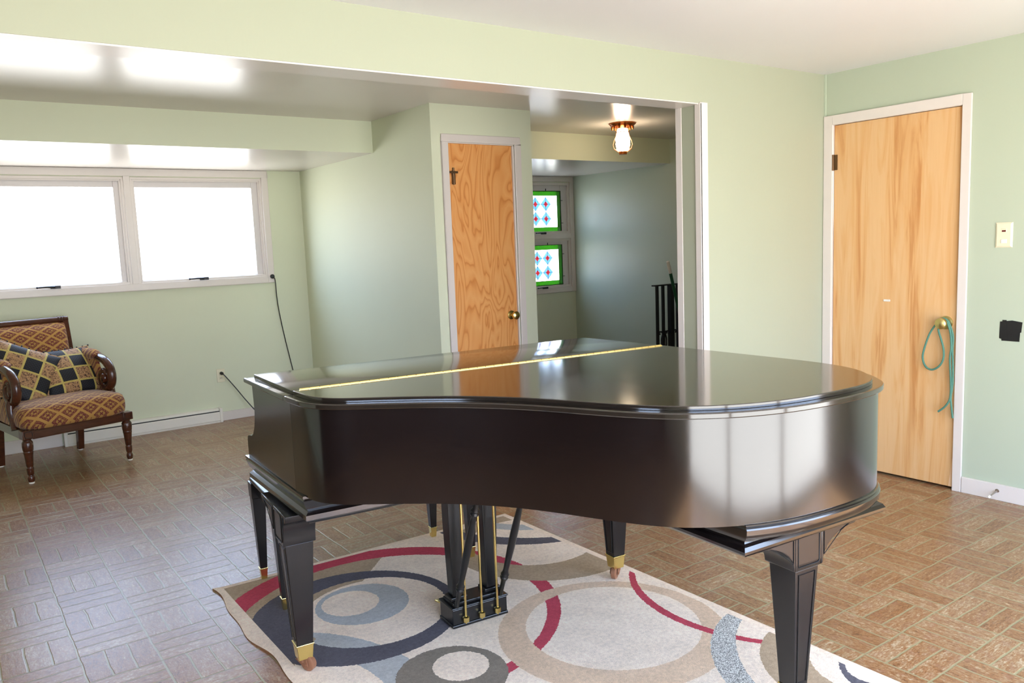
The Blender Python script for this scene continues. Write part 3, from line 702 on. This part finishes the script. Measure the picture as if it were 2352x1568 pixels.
def sq(c, wu, wv, z): return [c + U*(sx*wu/2) + W*(sy*wv/2) + V(0,0,z) for sx, sy in ((-1,-1),(1,-1),(1,1),(-1,1))]
def piano_leg(cx, cy, ztop, wing, q=(.6, -.8), wings=(.165, .165), size=.096, low=.056):
    c = V(cx, cy, 0); zb = ztop - .115
    m = MB().rings([sq(c, low, low, .112), sq(c, size, size, zb)])
    m.rings([sq(c, size+.008, size+.008, zb), sq(c, size+.012, size+.012, zb+.02), sq(c, size+.012, size+.012, ztop)])
    leg = m.build('leg', M['leg_blk'], pi, bevel=.0025, smooth=0)
    # raised panel on the winged face
    d, n = (U, -W) if wing == 'u' else (W, -U)
    def panel(pts, off, name='panel_moulding'):
        # outline bead made of a closed tube
        MB().tube([p for p in pts], .0014, 6, loop=True).build(name, M['groove'], leg, smooth=60)
    fz = [(.13, low/2-.009), (zb-.014, size/2-.014)]
    panel([c + n*(low/2+.002+.0012) + d*(-fz[0][1]) + V(0,0,.13), c + n*(size/2+.001) + d*(-fz[1][1]) + V(0,0,fz[1][0]), c + n*(size/2+.001) + d*fz[1][1] + V(0,0,fz[1][0]), c + n*(low/2+.003) + d*fz[0][1] + V(0,0,.13)], 0)
    hh = size/2+.006
    k = [(-hh+.014, zb+.012), (-hh+.010, zb+.018), (-hh+.010, ztop-.016), (-hh+.018, ztop-.008), (hh-.018, ztop-.008), (hh-.010, ztop-.016), (hh-.010, zb+.018), (hh-.016, zb+.012)]
    panel([c + n*(hh+.0005) + d*a + V(0,0,z) for a, z in k], 0)
    # curved brackets either side
    for s in (-1, 1):
        L = wings[0] if s < 0 else wings[1]
        pts = [(hh, ztop), (hh+L, ztop), (hh+L, ztop-.012)] + [(hh + L*(1-.12-.84*math.sin(q*PI/2*1.0)), ztop-.022 - .088*(1-math.cos(q*PI/2))) for q in [i/8 for i in range(9)]] + [(hh, ztop-.115)]
        P = [c + d*(s*a) + n*hh + V(0,0,z) for a, z in pts]
        br = MB().plate(P, -n*(2*hh)).build('bracket', M['leg_blk'], leg, bevel=.003, smooth=35)
        tri = [(hh+.010, ztop-.010), (hh+L-.03, ztop-.010), (hh+.5*L, ztop-.030), (hh+.010, ztop-.085)]
        MB().tube([c + d*(s*a) + n*(hh+.001) + V(0,0,z) for a, z in tri], .0013, 6, loop=True).build('bracket_panel', M['groove'], leg, smooth=60)
    fe = MB().rings([sq(c, low-.008, low-.008, .058), sq(c, low+.001, low+.001, .108), sq(c, low+.006, low+.006, .108), sq(c, low+.006, low+.006, .114)]).build('ferrule', M['brass'], leg, bevel=.0015, smooth=0)
    # caster: fork and wheel trailing to one side
    q = (U*q[0] + W*q[1]).normalized(); t = V(-q.y, q.x, 0); wc = c + q*.018 + V(0,0,.0385)
    m = MB().lathe([(.0,0),(.021,0),(.021,.014),(.008,.015),(0,.016)], c + V(0,0,.046), n=16)
    for s in (-1, 1):
        m.plate([c + t*(s*.015) + q*a + V(0,0,z) for a, z in ((-.024,.056),(.022,.056),(.026,.034),(.010,.030))], t*(s*.003))
    m.tube([wc - t*.020, wc + t*.020], .004, 8)
    m.build('caster_fork', M['rubber'], leg)
    MB().lathe([(.004,-.012),(.020,-.012),(.0262,-.008),(.0262,.008),(.020,.012),(.004,.012)], wc, t, 24).build('caster_wheel', M['rubber'], leg)
piano_leg(.908, 2.560, .592, 'v', wings=(.05, .165)); piano_leg(2.231, 2.418, .592, 'v', (-.7, -.5), wings=(.05, .165)); piano_leg(1.945, 1.352, .600, 'u')
# lyre with pedals
lc = V(1.572, 2.512, 0)
def lb(a0, a1, b0, b1, z0, z1):
    return [lc + U*a + W*b + V(0,0,z) for z in (z0, z1) for a, b in ((a0,b0),(a1,b0),(a1,b1),(a0,b1))]
m = MB().hexa(lb(-.119,.119,-.060,.058,.014,.026)).hexa(lb(-.116,.116,-.057,.055,.026,.086)).hexa(lb(-.120,.120,-.061,.059,.086,.094)).hexa(lb(-.108,.108,-.046,.044,.094,.106))
ly = m.build('pedal_lyre', M['lyre_blk'], pi, bevel=.003, smooth=0)
for a in (-.072, .072):
    m = MB().hexa(lb(a-.034, a+.034, -.030, .032, .106, .120))
    c = lc + U*a
    m.rings([sq(c, .046, .046, .12), sq(c, .060, .058, .40), sq(c, .062, .060, .592)]); m.build('lyre_post', M['lyre_blk'], ly, bevel=.003, smooth=0)
for a in (-.068, 0, .068):
    p = lc + U*a - W*.068
    m = MB().tube([p + V(0,0,.034), p + V(0,0,.70)], .0048, 10).lathe([(.012,0),(.013,.004),(.013,.018),(.006,.022)], p + V(0,0,.036), n=14).tube([p+V(0,0,.028), p+V(0,0,.036)], .003, 8)
    m.tube([p + V(0,0,.045), p + W*.02 + V(0,0,.048)], .009, 8)
    m.build('pedal_rod', M['brass'], ly)
for a0, top in ((-.100, None), (.088, None)):
    p = lc + U*a0 - W*.058 + V(0,0,.098); e = p - W*.262 + V(0,0,.59)
    L = (e-p).length
    m = MB().lathe([(r_*.78, h_) for r_, h_ in [(.011,0),(.0115,.055),(.013,.075),(.019,.085),(.021,.092),(.016,.099),(.021,.106),(.016,.114),(.0135,.13),(.018,.24),(.0185,.32),(.014,.42),(.013,.435),(.018,.443),(.020,.450),(.015,.458),(.020,.466),(.013,.478),(.012,L)]], p, e-p, 16)
    m.build('lyre_brace', M['lyre_blk'], ly)
for a in (-.075, 0, .075):
    p = lc + U*a + W*.055 + V(0,0,.040)
    m = MB(); R = []
    for s_, w, z in ((0,.011,0),(.03,.011,.002),(.06,.016,.003),(.09,.021,0),(.105,.018,-.005),(.112,.006,-.008)):
        R.append([p + W*s_ + U*x + V(0,0,z+h) for x, h in ((-w,0),(w,0),(w,.007),(-w,.007))])
    m.rings(R); m.build('pedal', M['brass'], ly, bevel=.0015, smooth=50)

# ---------------------------------------------------------------- bench
be = thing('piano_bench', 'black piano bench with brass-tipped tapered legs tucked at the keyboard', 'bench', (1.465, 3.22, 0))
bl = [V(1.027,3.063,0), V(1.891,3.020,0), V(1.888,3.362,0), V(1.062,3.425,0)]
cc = sum(bl, V(0,0,0))/4
def ring_q(f, z): return [cc + (p-cc)*f + V(0,0,z) for p in bl]
MB().rings([ring_q(1.01,.39), ring_q(1.01,.452)]).build('apron', M['leg_blk'], be, bevel=.003, smooth=0)
MB().rings([ring_q(1.05,.452), ring_q(1.065,.456), ring_q(1.065,.468), ring_q(1.05,.474)]).build('seat', M['leg_blk'], be, bevel=.003, smooth=0)
for p in bl:
    m = MB().rings([sq(p, .030, .030, .060), sq(p, .056, .056, .385)]).rings([sq(p, .060, .060, .385), sq(p, .062, .062, .453)])
    lg = m.build('leg', M['leg_blk'], be, bevel=.002, smooth=0)
    base = .0125 if p.x < 1.95 else 0
    MB().rings([sq(p, .024, .024, base), sq(p, .031, .031, .058), sq(p, .035, .035, .058), sq(p, .035, .035, .063)]).build('ferrule', M['brass'], lg, bevel=.001, smooth=0)

# ---------------------------------------------------------------- armchair (built in its own frame: x along the front, -y towards the room)
ch = thing('armchair', 'carved dark wood armchair in gold and maroon lattice tapestry under the window', 'armchair', (.636, 6.408, 0), math.radians(15.6), local=True)
# front faces local -y
def turned_leg(x, y):
    prof = [(.016,.008),(.019,.018),(.022,.034),(.019,.050),(.015,.056),(.019,.062),(.021,.075),(.022,.105),(.018,.110),(.021,.118),(.027,.190),(.029,.205),(.032,.209),(.028,.214),(.031,.222),(.034,.250),(.033,.272),(.026,.284),(.022,.288),(.030,.294),(.030,.300)]
    lg = MB().lathe(prof, (x, y, 0), n=18).box(x-.034, x+.034, y-.034, y+.034, .297, .352).build('leg', M['mahog'], ch, bevel=.003, smooth=40)
    MB().lathe([(.0,.0),(.017,.0),(.017,.009),(0,.0095)], (x, y, 0), n=14).build('foot_pad', M['white'], lg)
    MB().tube([(x-.020, y-.0345, .305), (x+.020, y-.0345, .305), (x+.024, y-.0345, .325), (x+.020, y-.0345, .345), (x-.020, y-.0345, .345), (x-.024, y-.0345, .325)], .002, 5, loop=True).build('carving', M['groove'], lg)
turned_leg(.325, -.32); turned_leg(-.325, -.32)
for x in (-.272, .272):
    m = MB().rings([[(x+sx*.020, .345+sy*.022, .008) for sx, sy in ((-1,-1),(1,-1),(1,1),(-1,1))], [(x+sx*.026, .300+sy*.028, .345) for sx, sy in ((-1,-1),(1,-1),(1,1),(-1,1))]])
    lg = m.build('leg', M['mahog'], ch, bevel=.004, smooth=0)
    MB().lathe([(0,0),(.017,0),(.017,.009),(0,.0095)], (x, .345, 0), n=14).build('foot_pad', M['white'], lg)
m = MB().box(-.295, .295, -.345, -.305, .290, .350).box(-.295, .295, .285, .325, .29, .35)
for s in (-1, 1):
    m.hexa([(s*.31,-.30,.290),(s*.345,-.30,.290),(s*.295,.31,.29),(s*.26,.31,.29),(s*.31,-.30,.35),(s*.345,-.30,.35),(s*.295,.31,.35),(s*.26,.31,.35)])
m.box(-.28, .28, -.352, -.345, .343, .350).box(-.28, .28, -.350, -.345, .292, .299)
m.build('seat_rail', M['mahog'], ch, bevel=.004, smooth=0)
def sag(u, v):
    x = -.30+.60*u; y = -.31+.60*v
    return V(x*(1-.1*v), y, .296 - .035*math.sin(PI*u)*math.sin(PI*min(1, v*1.2+.1)))
m = MB(); m.grid(sag, 12, 12); m.build('dust_cover', M['dust_cloth'], ch, smooth=60)
# seat cushion: superellipse pad
def pad(rx0, rx1, y0, y1, z0, z1, crown, nm, mat, n=40):
    m = MB(); R = []
    def ring(k, z, e=6):
        out = []
        for j in range(n):
            a = 2*PI*j/n; ca, sa = math.cos(a), math.sin(a)
            r = (abs(ca)**e + abs(sa)**e)**(-1/e); fx, fy = ca*r*k, sa*r*k
            t = (fy+1)/2; w = rx0*(1-t)+rx1*t
            out.append((fx*w, y0 + (y1-y0)*(.5+fy*.5), z))
        return out
    R = [ring(.93, z0), ring(.985, z0+.015), ring(1.0, z0+(z1-z0)*.35), ring(1.0, z0+(z1-z0)*.65), ring(.975, z1-.018), ring(.93, z1-.004), ring(.84, z1+crown*.35), ring(.6, z1+crown*.75), ring(.3, z1+crown*.97), ring(.01, z1+crown)]
    m.rings(R); return m.build(nm, mat, ch, smooth=70)
pad(.362, .285, -.378, .27, .350, .490, .022, 'seat', M['tapestry'])
# back: leaning frame and upholstered panel
def bk(x, t, off=0):   # t: height 0..1 up the back, local y leaning back
    z = .35 + .65*t; return V(x*(1+.06*t), .292 + .125*t**1.2 + off, z)
m = MB()
for s in (-1, 1):
    R = []
    for i in range(11):
        t = i/10; p = bk(s*.268, t); R.append([p+V(sx*.020, sy*.02, 0) for sx, sy in ((-1,-1),(1,-1),(1,1),(-1,1))])
    m.rings(R)
R = []
for i in range(15):
    u = i/14; p = bk(-.288+.576*u, 1.0) + V(0,0,.0)
    R.append([p + V(0, math.cos(2*PI*j/12)*.024, math.sin(2*PI*j/12)*.024-.004) for j in range(12)])
m.rings(R)
for s in (-1, 1):
    for k in (.225, .245, .262): m.rings([[bk(s*(k+dx), 1.0) + V(0, math.cos(2*PI*j/12)*.0275, math.sin(2*PI*j/12)*.0275-.004) for j in range(12)] for dx in (-.005, .005)])
m.build('back_frame', M['mahog'], ch, bevel=.003, smooth=50)
def backpad(u, v):
    x = -.245+.49*u; e = min(1, min(u, 1-u)/.10)*.5 + .5 if False else (1-abs(2*u-1)**8)*(1-abs(2*v-1)**10)
    p = bk(x, .03+.91*v); return p + V(0, -.006 - .058*e**.6, 0)
m = MB(); m.grid(backpad, 30, 30); o = m.build('back_cushion', M['tapestry'], ch, smooth=70)
o.modifiers.new('thick', 'SOLIDIFY').thickness = .02
# arms: upholstered pad, scrolled wood end, panel below
for s in (-1, 1):
    sc = [(.33,.735),(.20,.742),(.05,.738),(-.06,.725),(-.135,.700),(-.185,.655),(-.200,.600),(-.180,.545),(-.130,.515),(-.080,.525),(-.050,.560),(-.055,.605),(-.085,.632),(-.118,.622),(-.125,.595)]
    pth = catmull([V(s*(.300+.012*(1-max(0,y)*2)), y, z) for y, z in sc], 5)
    n = len(pth); rad = [.030 if i < n*.75 else .030-.014*((i-n*.75)/(n*.25)) for i in range(n)]
    m = MB().tube(pth, rad, 12)
    m.lathe([(.0,-.030),(.030,-.028),(.036,-.02),(.036,.02),(.030,.028),(0,.030)], (s*.306, -.112, .585), (1,0,0), 18)
    arm = m.build('arm', M['mahog'], ch, smooth=60)
    sp = catmull([V(s*.322, -.13, .53), V(s*.328, -.12, .50), V(s*.333, -.13, .44), V(s*.335, -.155, .38), V(s*.335, -.17, .34)], 5)
    MB().tube(sp, [.026+.004*math.sin(i*.3) for i in range(len(sp))], 10).build('arm_support', M['mahog'], arm, smooth=60)
    m = MB(); R = []
    for i in range(13):
        t = i/12; y = .30-.34*t; k = .036*(1-abs(2*t-1)**6)**.5 + .004
        R.append([V(s*.298 + math.cos(2*PI*j/14)*.034, y, .752 + math.sin(2*PI*j/14)*k) for j in range(14)])
    m.rings(R); m.build('arm_pad', M['tapestry'], arm, smooth=70)
    m = MB().hexa([(s*.312,-.10,.36),(s*.340,-.10,.36),(s*.300,.29,.36),(s*.272,.29,.36),(s*.290,-.02,.72),(s*.315,-.02,.72),(s*.305,.30,.72),(s*.280,.30,.72)])
    m.build('arm_panel', M['tapestry'], arm, bevel=.01, smooth=0)

def pillow(label, loc, yaw, tilt, roll, w, h, thick):
    """cushion leaning back: local x across, z up, -y front"""
    t = thing('throw_pillow', label, 'cushion', loc, 0, group='throw pillows on the armchair', local=True)
    R3 = Matrix.Rotation(yaw, 3, 'Z') @ Matrix.Rotation(tilt, 3, 'X') @ Matrix.Rotation(roll, 3, 'Y')
    def face(sg):
        def f(u, v):
            a, b = 2*u-1, 2*v-1
            puff = (max(0, 1-a*a)*max(0, 1-b*b))**.42
            pin = 1 - .075*(1-abs(a)**2) * abs(b)**4 * 1.0
            pin2 = 1 - .075*(1-abs(b)**2) * abs(a)**4
            return R3 @ V(a*w/2*pin2, sg*thick/2*puff, b*h/2*pin)
        return f
    m = MB(); m.grid(face(-1), 28, 28); m.grid(face(1), 28, 28)
    m.build('cover', M['patch'], t, smooth=80)
    f = face(-1); e = [(i/20, 0) for i in range(20)] + [(1, i/20) for i in range(20)] + [(1-i/20, 1) for i in range(20)] + [(0, 1-i/20) for i in range(20)]
    MB().tube([f(u, v) for u, v in e], .0065, 6, loop=True).build('piping', M['fringe'], t, smooth=70)
    first = None
    for i, (u, v) in enumerate(e):
        p = f(u, v); d = p.normalized()
        if i % 2: continue
        if first is None:
            first = MB().lathe([(.003,0),(.004,.005),(.006,.008),(.0062,.014),(.003,.018),(0,.0185)], (0,0,0), n=7).build('tassel', M['bead'], t, smooth=60)
            o = first; off0 = o.location.copy()
        else:
            o = first.copy(); COL.objects.link(o); o.parent = t
        q = V(0,0,1).rotation_difference(d); o.rotation_mode = 'QUATERNION'; o.rotation_quaternion = q
        o.location = p + d*off0.z
    return t
cr = math.radians(15.6)
def chp(x, y, z):
    return (.636 + x*math.cos(cr) - y*math.sin(cr), 6.408 + x*math.sin(cr) + y*math.cos(cr), z)
pillow('black and tan patchwork pillow resting against the right chair arm', chp(.145, .085, .635), cr+.12, -.62, .0, .43, .39, .15)
pillow('black and tan patchwork pillow slumped against the left chair arm, tilted', chp(-.185, .075, .675), cr-.10, -.50, .50, .44, .42, .15)

# ---------------------------------------------------------------- heater, outlet, cords
ht = thing('baseboard_heater', 'long white electric baseboard heater along the window wall', 'heater', (1.325, YB, 0))
pf = [(YB-.001,.012),(YB-.062,.012),(YB-.066,.020),(YB-.066,.088),(YB-.058,.096),(YB-.050,.096),(YB-.050,.104),(YB-.040,.118),(YB-.001,.122)]
MB().rings([[(x, y, z) for y, z in pf] for x in (.745, 1.908)]).build('housing', M['white'], ht, bevel=.002, smooth=0)
for x0, x1 in ((.722, .747), (1.906, 1.931)):
    MB().box(x0, x1, YB-.070, YB-.001, 0, .124).build('end_cap', M['white'], ht, bevel=.004, smooth=0)
MB().box(.75, 1.905, YB-.062, YB-.052, .094, .1005).build('air_slot', M['groove'], ht, smooth=0)
MB().box(.745, 1.908, YB-.06, YB-.002, 0, .012).build('base_strip', M['white'], ht, smooth=0)
ou = thing('wall_outlet', 'cream electrical outlet low on the window wall', 'outlet', (1.957, YB, .395))
MB().box(1.923, 1.992, YB-.006, YB, .338, .453).build('cover_plate', M['cream_plastic'], ou, bevel=.004, smooth=0)
for z in (.418, .372):
    m = MB().box(1.942, 1.974, YB-.008, YB-.004, z-.014, z+.014); r = m.build('receptacle', M['cream_plastic'], ou, bevel=.006, smooth=0)
    MB().box(1.950, 1.953, YB-.009, YB-.006, z-.004, z+.008).box(1.962, 1.965, YB-.009, YB-.006, z-.004, z+.008).build('slot', M['groove'], r, smooth=0)
pc = thing('power_cord', 'black cord plugged into the wall outlet running behind the piano', 'cord', (1.96, 7.03, .41))
MB().lathe([(.012,0),(.014,.004),(.014,.022),(.008,.034),(.004,.04)], (1.958, YB-.009, .418), (.25,-1,-.15), 14).build('plug', M['blk_plastic'], pc)
MB().tube(catmull([V(1.967,7.015,.411), V(1.995,7.005,.372), V(2.06,6.99,.275), V(2.14,6.97,.15), V(2.22,6.94,.045), V(2.32,6.88,.006), V(2.6,6.6,.006), V(2.62,6.2,.006)], 6), .0045, 8).build('cable', M['blk_plastic'], pc)
hc = thing('hanging_cable', 'thin black cable hanging from the window corner down the wall', 'cable', (2.5, 7.04, 1.22))
MB().lathe([(0,0),(.016,0),(.019,.006),(.019,.014),(.012,.019),(0,.020)], (2.468, YB-.018, 1.222), (0,-1,0), 18).build('end_button', M['blk_plastic'], hc)
MB().tube(catmull([V(2.472,7.030,1.218), V(2.489,7.030,1.19), V(2.494,7.035,1.05), V(2.510,7.045,.90), V(2.540,7.050,.70), V(2.574,7.050,.50), V(2.604,7.050,.33), V(2.64,7.046,.09), V(2.65,7.03,.006), V(2.60,6.9,.006)], 6), .0042, 8).build('cable', M['blk_plastic'], hc)

# ---------------------------------------------------------------- right wall bits
sw = thing('light_switch', 'cream light switch plate with small dark red indicator', 'light switch', (XR, 1.852, 1.377))
MB().rings([[(XR-d, 1.852+sy*(.040-e), 1.377+sz*(.063-e)) for sy, sz in ((-1,-1),(1,-1),(1,1),(-1,1))] for d, e in ((0,0),(.003,0),(.008,.008))]).build('cover_plate', M['cream_plastic'], sw, smooth=0)
MB().box(XR-.011, XR-.007, 1.836, 1.864, 1.335, 1.356).build('toggle', M['white'], sw, bevel=.003, smooth=0)
MB().box(XR-.0095, XR-.007, 1.842, 1.860, 1.393, 1.401).build('indicator', plain('dark_red_lens', (92, 22, 14), .3), sw, smooth=0)
MB().box(XR-.009, XR-.007, 1.838, 1.864, 1.388, 1.410).build('rocker_plate', M['cream_plastic'], sw, bevel=.001, smooth=0)
m = MB().plate([(XR, 1.857,.938), (XR, 1.800,.946), (XR, 1.753,.939), (XR, 1.757,.887), (XR, 1.762,.886), (XR, 1.764,.840), (XR, 1.848,.840), (XR, 1.848,.849), (XR, 1.859,.852)], (-.0015,0,0)).plate([(XR-.0015, 1.846,.947), (XR-.0015, 1.826,.947), (XR-.0015, 1.824,.842), (XR-.0015, 1.844,.842)], (-.001,0,0))
tag(m.build('tape_patch', M['tape'], smooth=0), 'square of black tape stuck to the green right wall', 'tape')
ds = thing('door_stop', 'small metal door stop screwed into the right baseboard', 'door stop', (XR-.014, 1.836, .053))
MB().lathe([(0,0),(.010,0),(.010,.003),(.004,.006),(.0035,.06),(.0045,.066)], (XR-.014, 1.836, .053), (-.85,.12,-.25), 12).build('rod', M['steel'], ds)
MB().lathe([(0,0),(.007,0),(.0075,.010),(.004,.016),(0,.0165)], V(XR-.014,1.836,.053)+V(-.85,.12,-.25).normalized()*.066, (-.85,.12,-.25), 12).build('rubber_tip', M['white'], ds)
X0 = XR-.028
loop = [(2.098,.921),(2.112,.936),(2.128,.941),(2.144,.937),(2.151,.929),(2.198,.858),(2.230,.759),(2.234,.712),(2.218,.672),(2.184,.657),(2.145,.680),(2.124,.722),(2.123,.772),(2.137,.825),(2.152,.870),(2.152,.893),(2.146,.905)]
s1 = [(2.128,.936),(2.106,.930),(2.098,.918),(2.079,.866),(2.075,.826),(2.077,.772),(2.073,.705),(2.071,.593),(2.079,.518),(2.074,.464),(2.066,.405)]
s2 = [(2.128,.932),(2.110,.926),(2.100,.910),(2.086,.861),(2.081,.790),(2.086,.726),(2.079,.614),(2.077,.546),(2.084,.499),(2.108,.461),(2.141,.431)]
m = MB()
for i, (P, dx) in enumerate(((loop, 0), (s1, 0), (s2, -.006))):
    m.tube(catmull([V(X0+dx, y, z) for y, z in P], 5), .0055, 8)
tag(m.build('green_rope', M['rope'], smooth=70), 'green cord looped over the brass knob of the right door', 'cord')

# ---------------------------------------------------------------- ceiling light, railing, broom in the alcove
LX, LY = 4.755, 4.94
cl = thing('ceiling_light', 'small copper ceiling light with wire cage and glowing glass shade', 'ceiling light', (LX, LY, ZAC))
MB().lathe([(0,0),(.112,0),(.112,-.008),(.098,-.020),(.090,-.030),(.060,-.040),(.052,-.046),(0,-.046)], (LX, LY, ZAC), n=32).build('canopy', M['copper'], cl)
m = MB()
for j in range(12):
    a = 2*PI*j/12; c, s_ = math.cos(a), math.sin(a)
    pts = [(.052,-.040),(.050,-.070),(.058,-.105),(.076,-.145),(.083,-.175),(.074,-.205),(.045,-.228),(.028,-.236)]
    m.tube([(LX+c*r, LY+s_*r, ZAC+z) for r, z in pts], .0024, 5)
    m.lathe([(.0,0),(.010,-.004),(.007,-.022),(0,-.024)], (LX+c*.088, LY+s_*.088, ZAC-.028), n=8)
m.tube([(LX+math.cos(2*PI*j/24)*.053, LY+math.sin(2*PI*j/24)*.053, ZAC-.075) for j in range(24)], .003, 6, loop=True)
m.build('wire_cage', M['copper'], cl, smooth=60)
MB().lathe([(0,-.046),(.040,-.048),(.046,-.075),(.058,-.130),(.060,-.175),(.050,-.215),(.030,-.226),(0,-.226)], (LX, LY, ZAC), n=24).build('glass_shade', M['lamp'], cl)
MB().lathe([(0,-.228),(.033,-.228),(.033,-.252),(.022,-.254),(0,-.254)], (LX, LY, ZAC), n=20).build('finial', M['copper'], cl)
YR = 5.2
ra = thing('stair_railing', 'black wrought iron stair railing with scrolls in the alcove', 'railing', (5.6, YR, 0))
MB().box(5.345, 5.985, YR-.022, YR+.022, .985, .997).build('top_rail', M['iron'], ra, bevel=.003, smooth=0)
MB().box(5.36, 5.985, YR-.012, YR+.012, .09, .102).build('bottom_rail', M['iron'], ra, smooth=0)
for i, x in enumerate((5.395, 5.472, 5.665, 5.757, 5.85, 5.94)):
    MB().box(x-.011, x+.011, YR-.011, YR+.011, 0 if i == 0 else .1, .987).build('baluster', M['iron'], ra, smooth=0)
MB().box(5.553, 5.597, YR-.022, YR+.022, 0, .99).build('newel_post', M['iron'], ra, smooth=0)
def cscroll(cx, cz, h, s):
    P = []
    for k in range(25):
        t = k/24; a = -PI*1.35 + 2.7*PI*t
        r = h*.30*(1 - .0*t)
        P.append((cx, cz))
    pts = [(.0,.16),(.012,.19),(.004,.21),(-.018,.205),(-.030,.17),(-.022,.12),(-.016,.06),(-.016,0),(-.016,-.06),(-.022,-.12),(-.030,-.17),(-.018,-.205),(.004,-.21),(.012,-.19),(0,-.16)]
    return catmull([V(cx + s*a*1.3, YR, cz + b*h/.42) for a, b in pts], 4)
for cx, s in ((5.425, -1), (5.500, 1), (5.530, 1), (5.63, 1), (5.71, -1), (5.80, 1)):
    MB().tube(cscroll(cx, .465, .19, s), .0075, 6).build('scroll', M['iron'], ra, smooth=60)
br = thing('broom', 'green handled broom with white tip leaning against the iron railing', 'broom', (5.8, 5.12, 0))
p0, p1 = V(5.456, 5.12, 1.212), V(5.612, 5.12, .70)
dirb = (p1-p0).normalized(); p2 = p0
MB().tube([p0 + dirb*.115, p0 + dirb*1.02], .015, 12).build('handle', M['broom_g'], br)
MB().tube([p0, p0 + dirb*.006, p0 + dirb*.118], [.010, .0155, .0155], 12).build('grip_tip', M['white'], br)
e = p0 + dirb*1.02
MB().rings([[e + V(a, b, 0) for a, b in ((-.03,-.02),(.03,-.02),(.03,.02),(-.03,.02))], [(e.x-.09, e.y-.03, .0), (e.x+.11, e.y-.03, .0), (e.x+.11, e.y+.03, 0), (e.x-.09, e.y+.03, 0)]]).build('bristles', M['fringe'], br, smooth=0)

# ---------------------------------------------------------------- camera
f_px, pitch, roll, yaw, Hc = 1846.2027, *map(math.radians, (-7.0463, -2.2868, 35.6922)), 1.4398
fw = V(math.sin(yaw)*math.cos(pitch), math.cos(yaw)*math.cos(pitch), math.sin(pitch))
r0 = V(math.cos(yaw), -math.sin(yaw), 0); u0 = r0.cross(fw)
Rr = r0*math.cos(roll) + u0*math.sin(roll); Ur = -r0*math.sin(roll) + u0*math.cos(roll)
cam = bpy.data.cameras.new('camera'); cam.sensor_width = 36; cam.lens = f_px/2352*36; cam.clip_start = .02
co = bpy.data.objects.new('camera', cam); COL.objects.link(co)
mt = Matrix((( Rr.x, Ur.x, -fw.x, 0), (Rr.y, Ur.y, -fw.y, 0), (Rr.z, Ur.z, -fw.z, Hc), (0,0,0,1)))
co.matrix_world = mt; SC.camera = co

# ---------------------------------------------------------------- light: overcast-bright sky and sunlit ground seen through the windows
wd = bpy.data.worlds.new('daylight'); SC.world = wd; wd.use_nodes = True
nt = wd.node_tree; nt.nodes.clear()
tc = nt.nodes.new('ShaderNodeTexCoord'); sp = nt.nodes.new('ShaderNodeSeparateXYZ'); nt.links.new(tc.outputs['Generated'], sp.inputs[0])
mr = nt.nodes.new('ShaderNodeMapRange'); nt.links.new(sp.outputs[2], mr.inputs[0]); mr.inputs[1].default_value = -1; mr.inputs[2].default_value = 1
rp = nt.nodes.new('ShaderNodeValToRGB'); nt.links.new(mr.outputs[0], rp.inputs[0])
el = rp.color_ramp.elements
el[0].position = .44; el[0].color = (.92, .92, .90, 1); el[1].position = .59; el[1].color = (.74, .95, 1.34, 1)
x = el.new(.50); x.color = (1.06, 1.07, 1.08, 1)
bg = nt.nodes.new('ShaderNodeBackground'); nt.links.new(rp.outputs[0], bg.inputs[0]); bg.inputs[1].default_value = 6.6
wo = nt.nodes.new('ShaderNodeOutputWorld'); nt.links.new(bg.outputs[0], wo.inputs[0])
def portal(name, loc, rot, sx, sy):
    l = bpy.data.lights.new(name, 'AREA'); l.shape = 'RECTANGLE'; l.size = sx; l.size_y = sy; l.cycles.is_portal = True
    o = bpy.data.objects.new(name, l); COL.objects.link(o); o.location = loc; o.rotation_euler = rot
portal('portal_patio', (1.815, YF-.13, 1.07), (PI/2, 0, 0), 3.87, 2.06)
portal('portal_added_window', (XL-.11, .21, 1.62), (PI/2, 0, -PI/2), 1.02, .96)
portal('portal_rear', (1.3275, YB+.11, 1.65), (-PI/2, 0, 0), 2.225, .853)
portal('portal_alcove', (5.44, YB+.11, 1.49), (-PI/2, 0, 0), 1.0, 1.165)
sl = bpy.data.lights.new('sun', 'SUN'); sl.energy = 24; sl.angle = .01; sl.color = (1, .97, .93)
so = bpy.data.objects.new('sun', sl); COL.objects.link(so); so.location = (1.8, -5, 8)
so.rotation_euler = Vector((.03, .54, -.84)).to_track_quat('-Z', 'Y').to_euler()
vs = SC.view_settings
vs.view_transform = 'Standard'; vs.look = 'None'; vs.gamma = 1; vs.exposure = 0.80; vs.use_curve_mapping = False
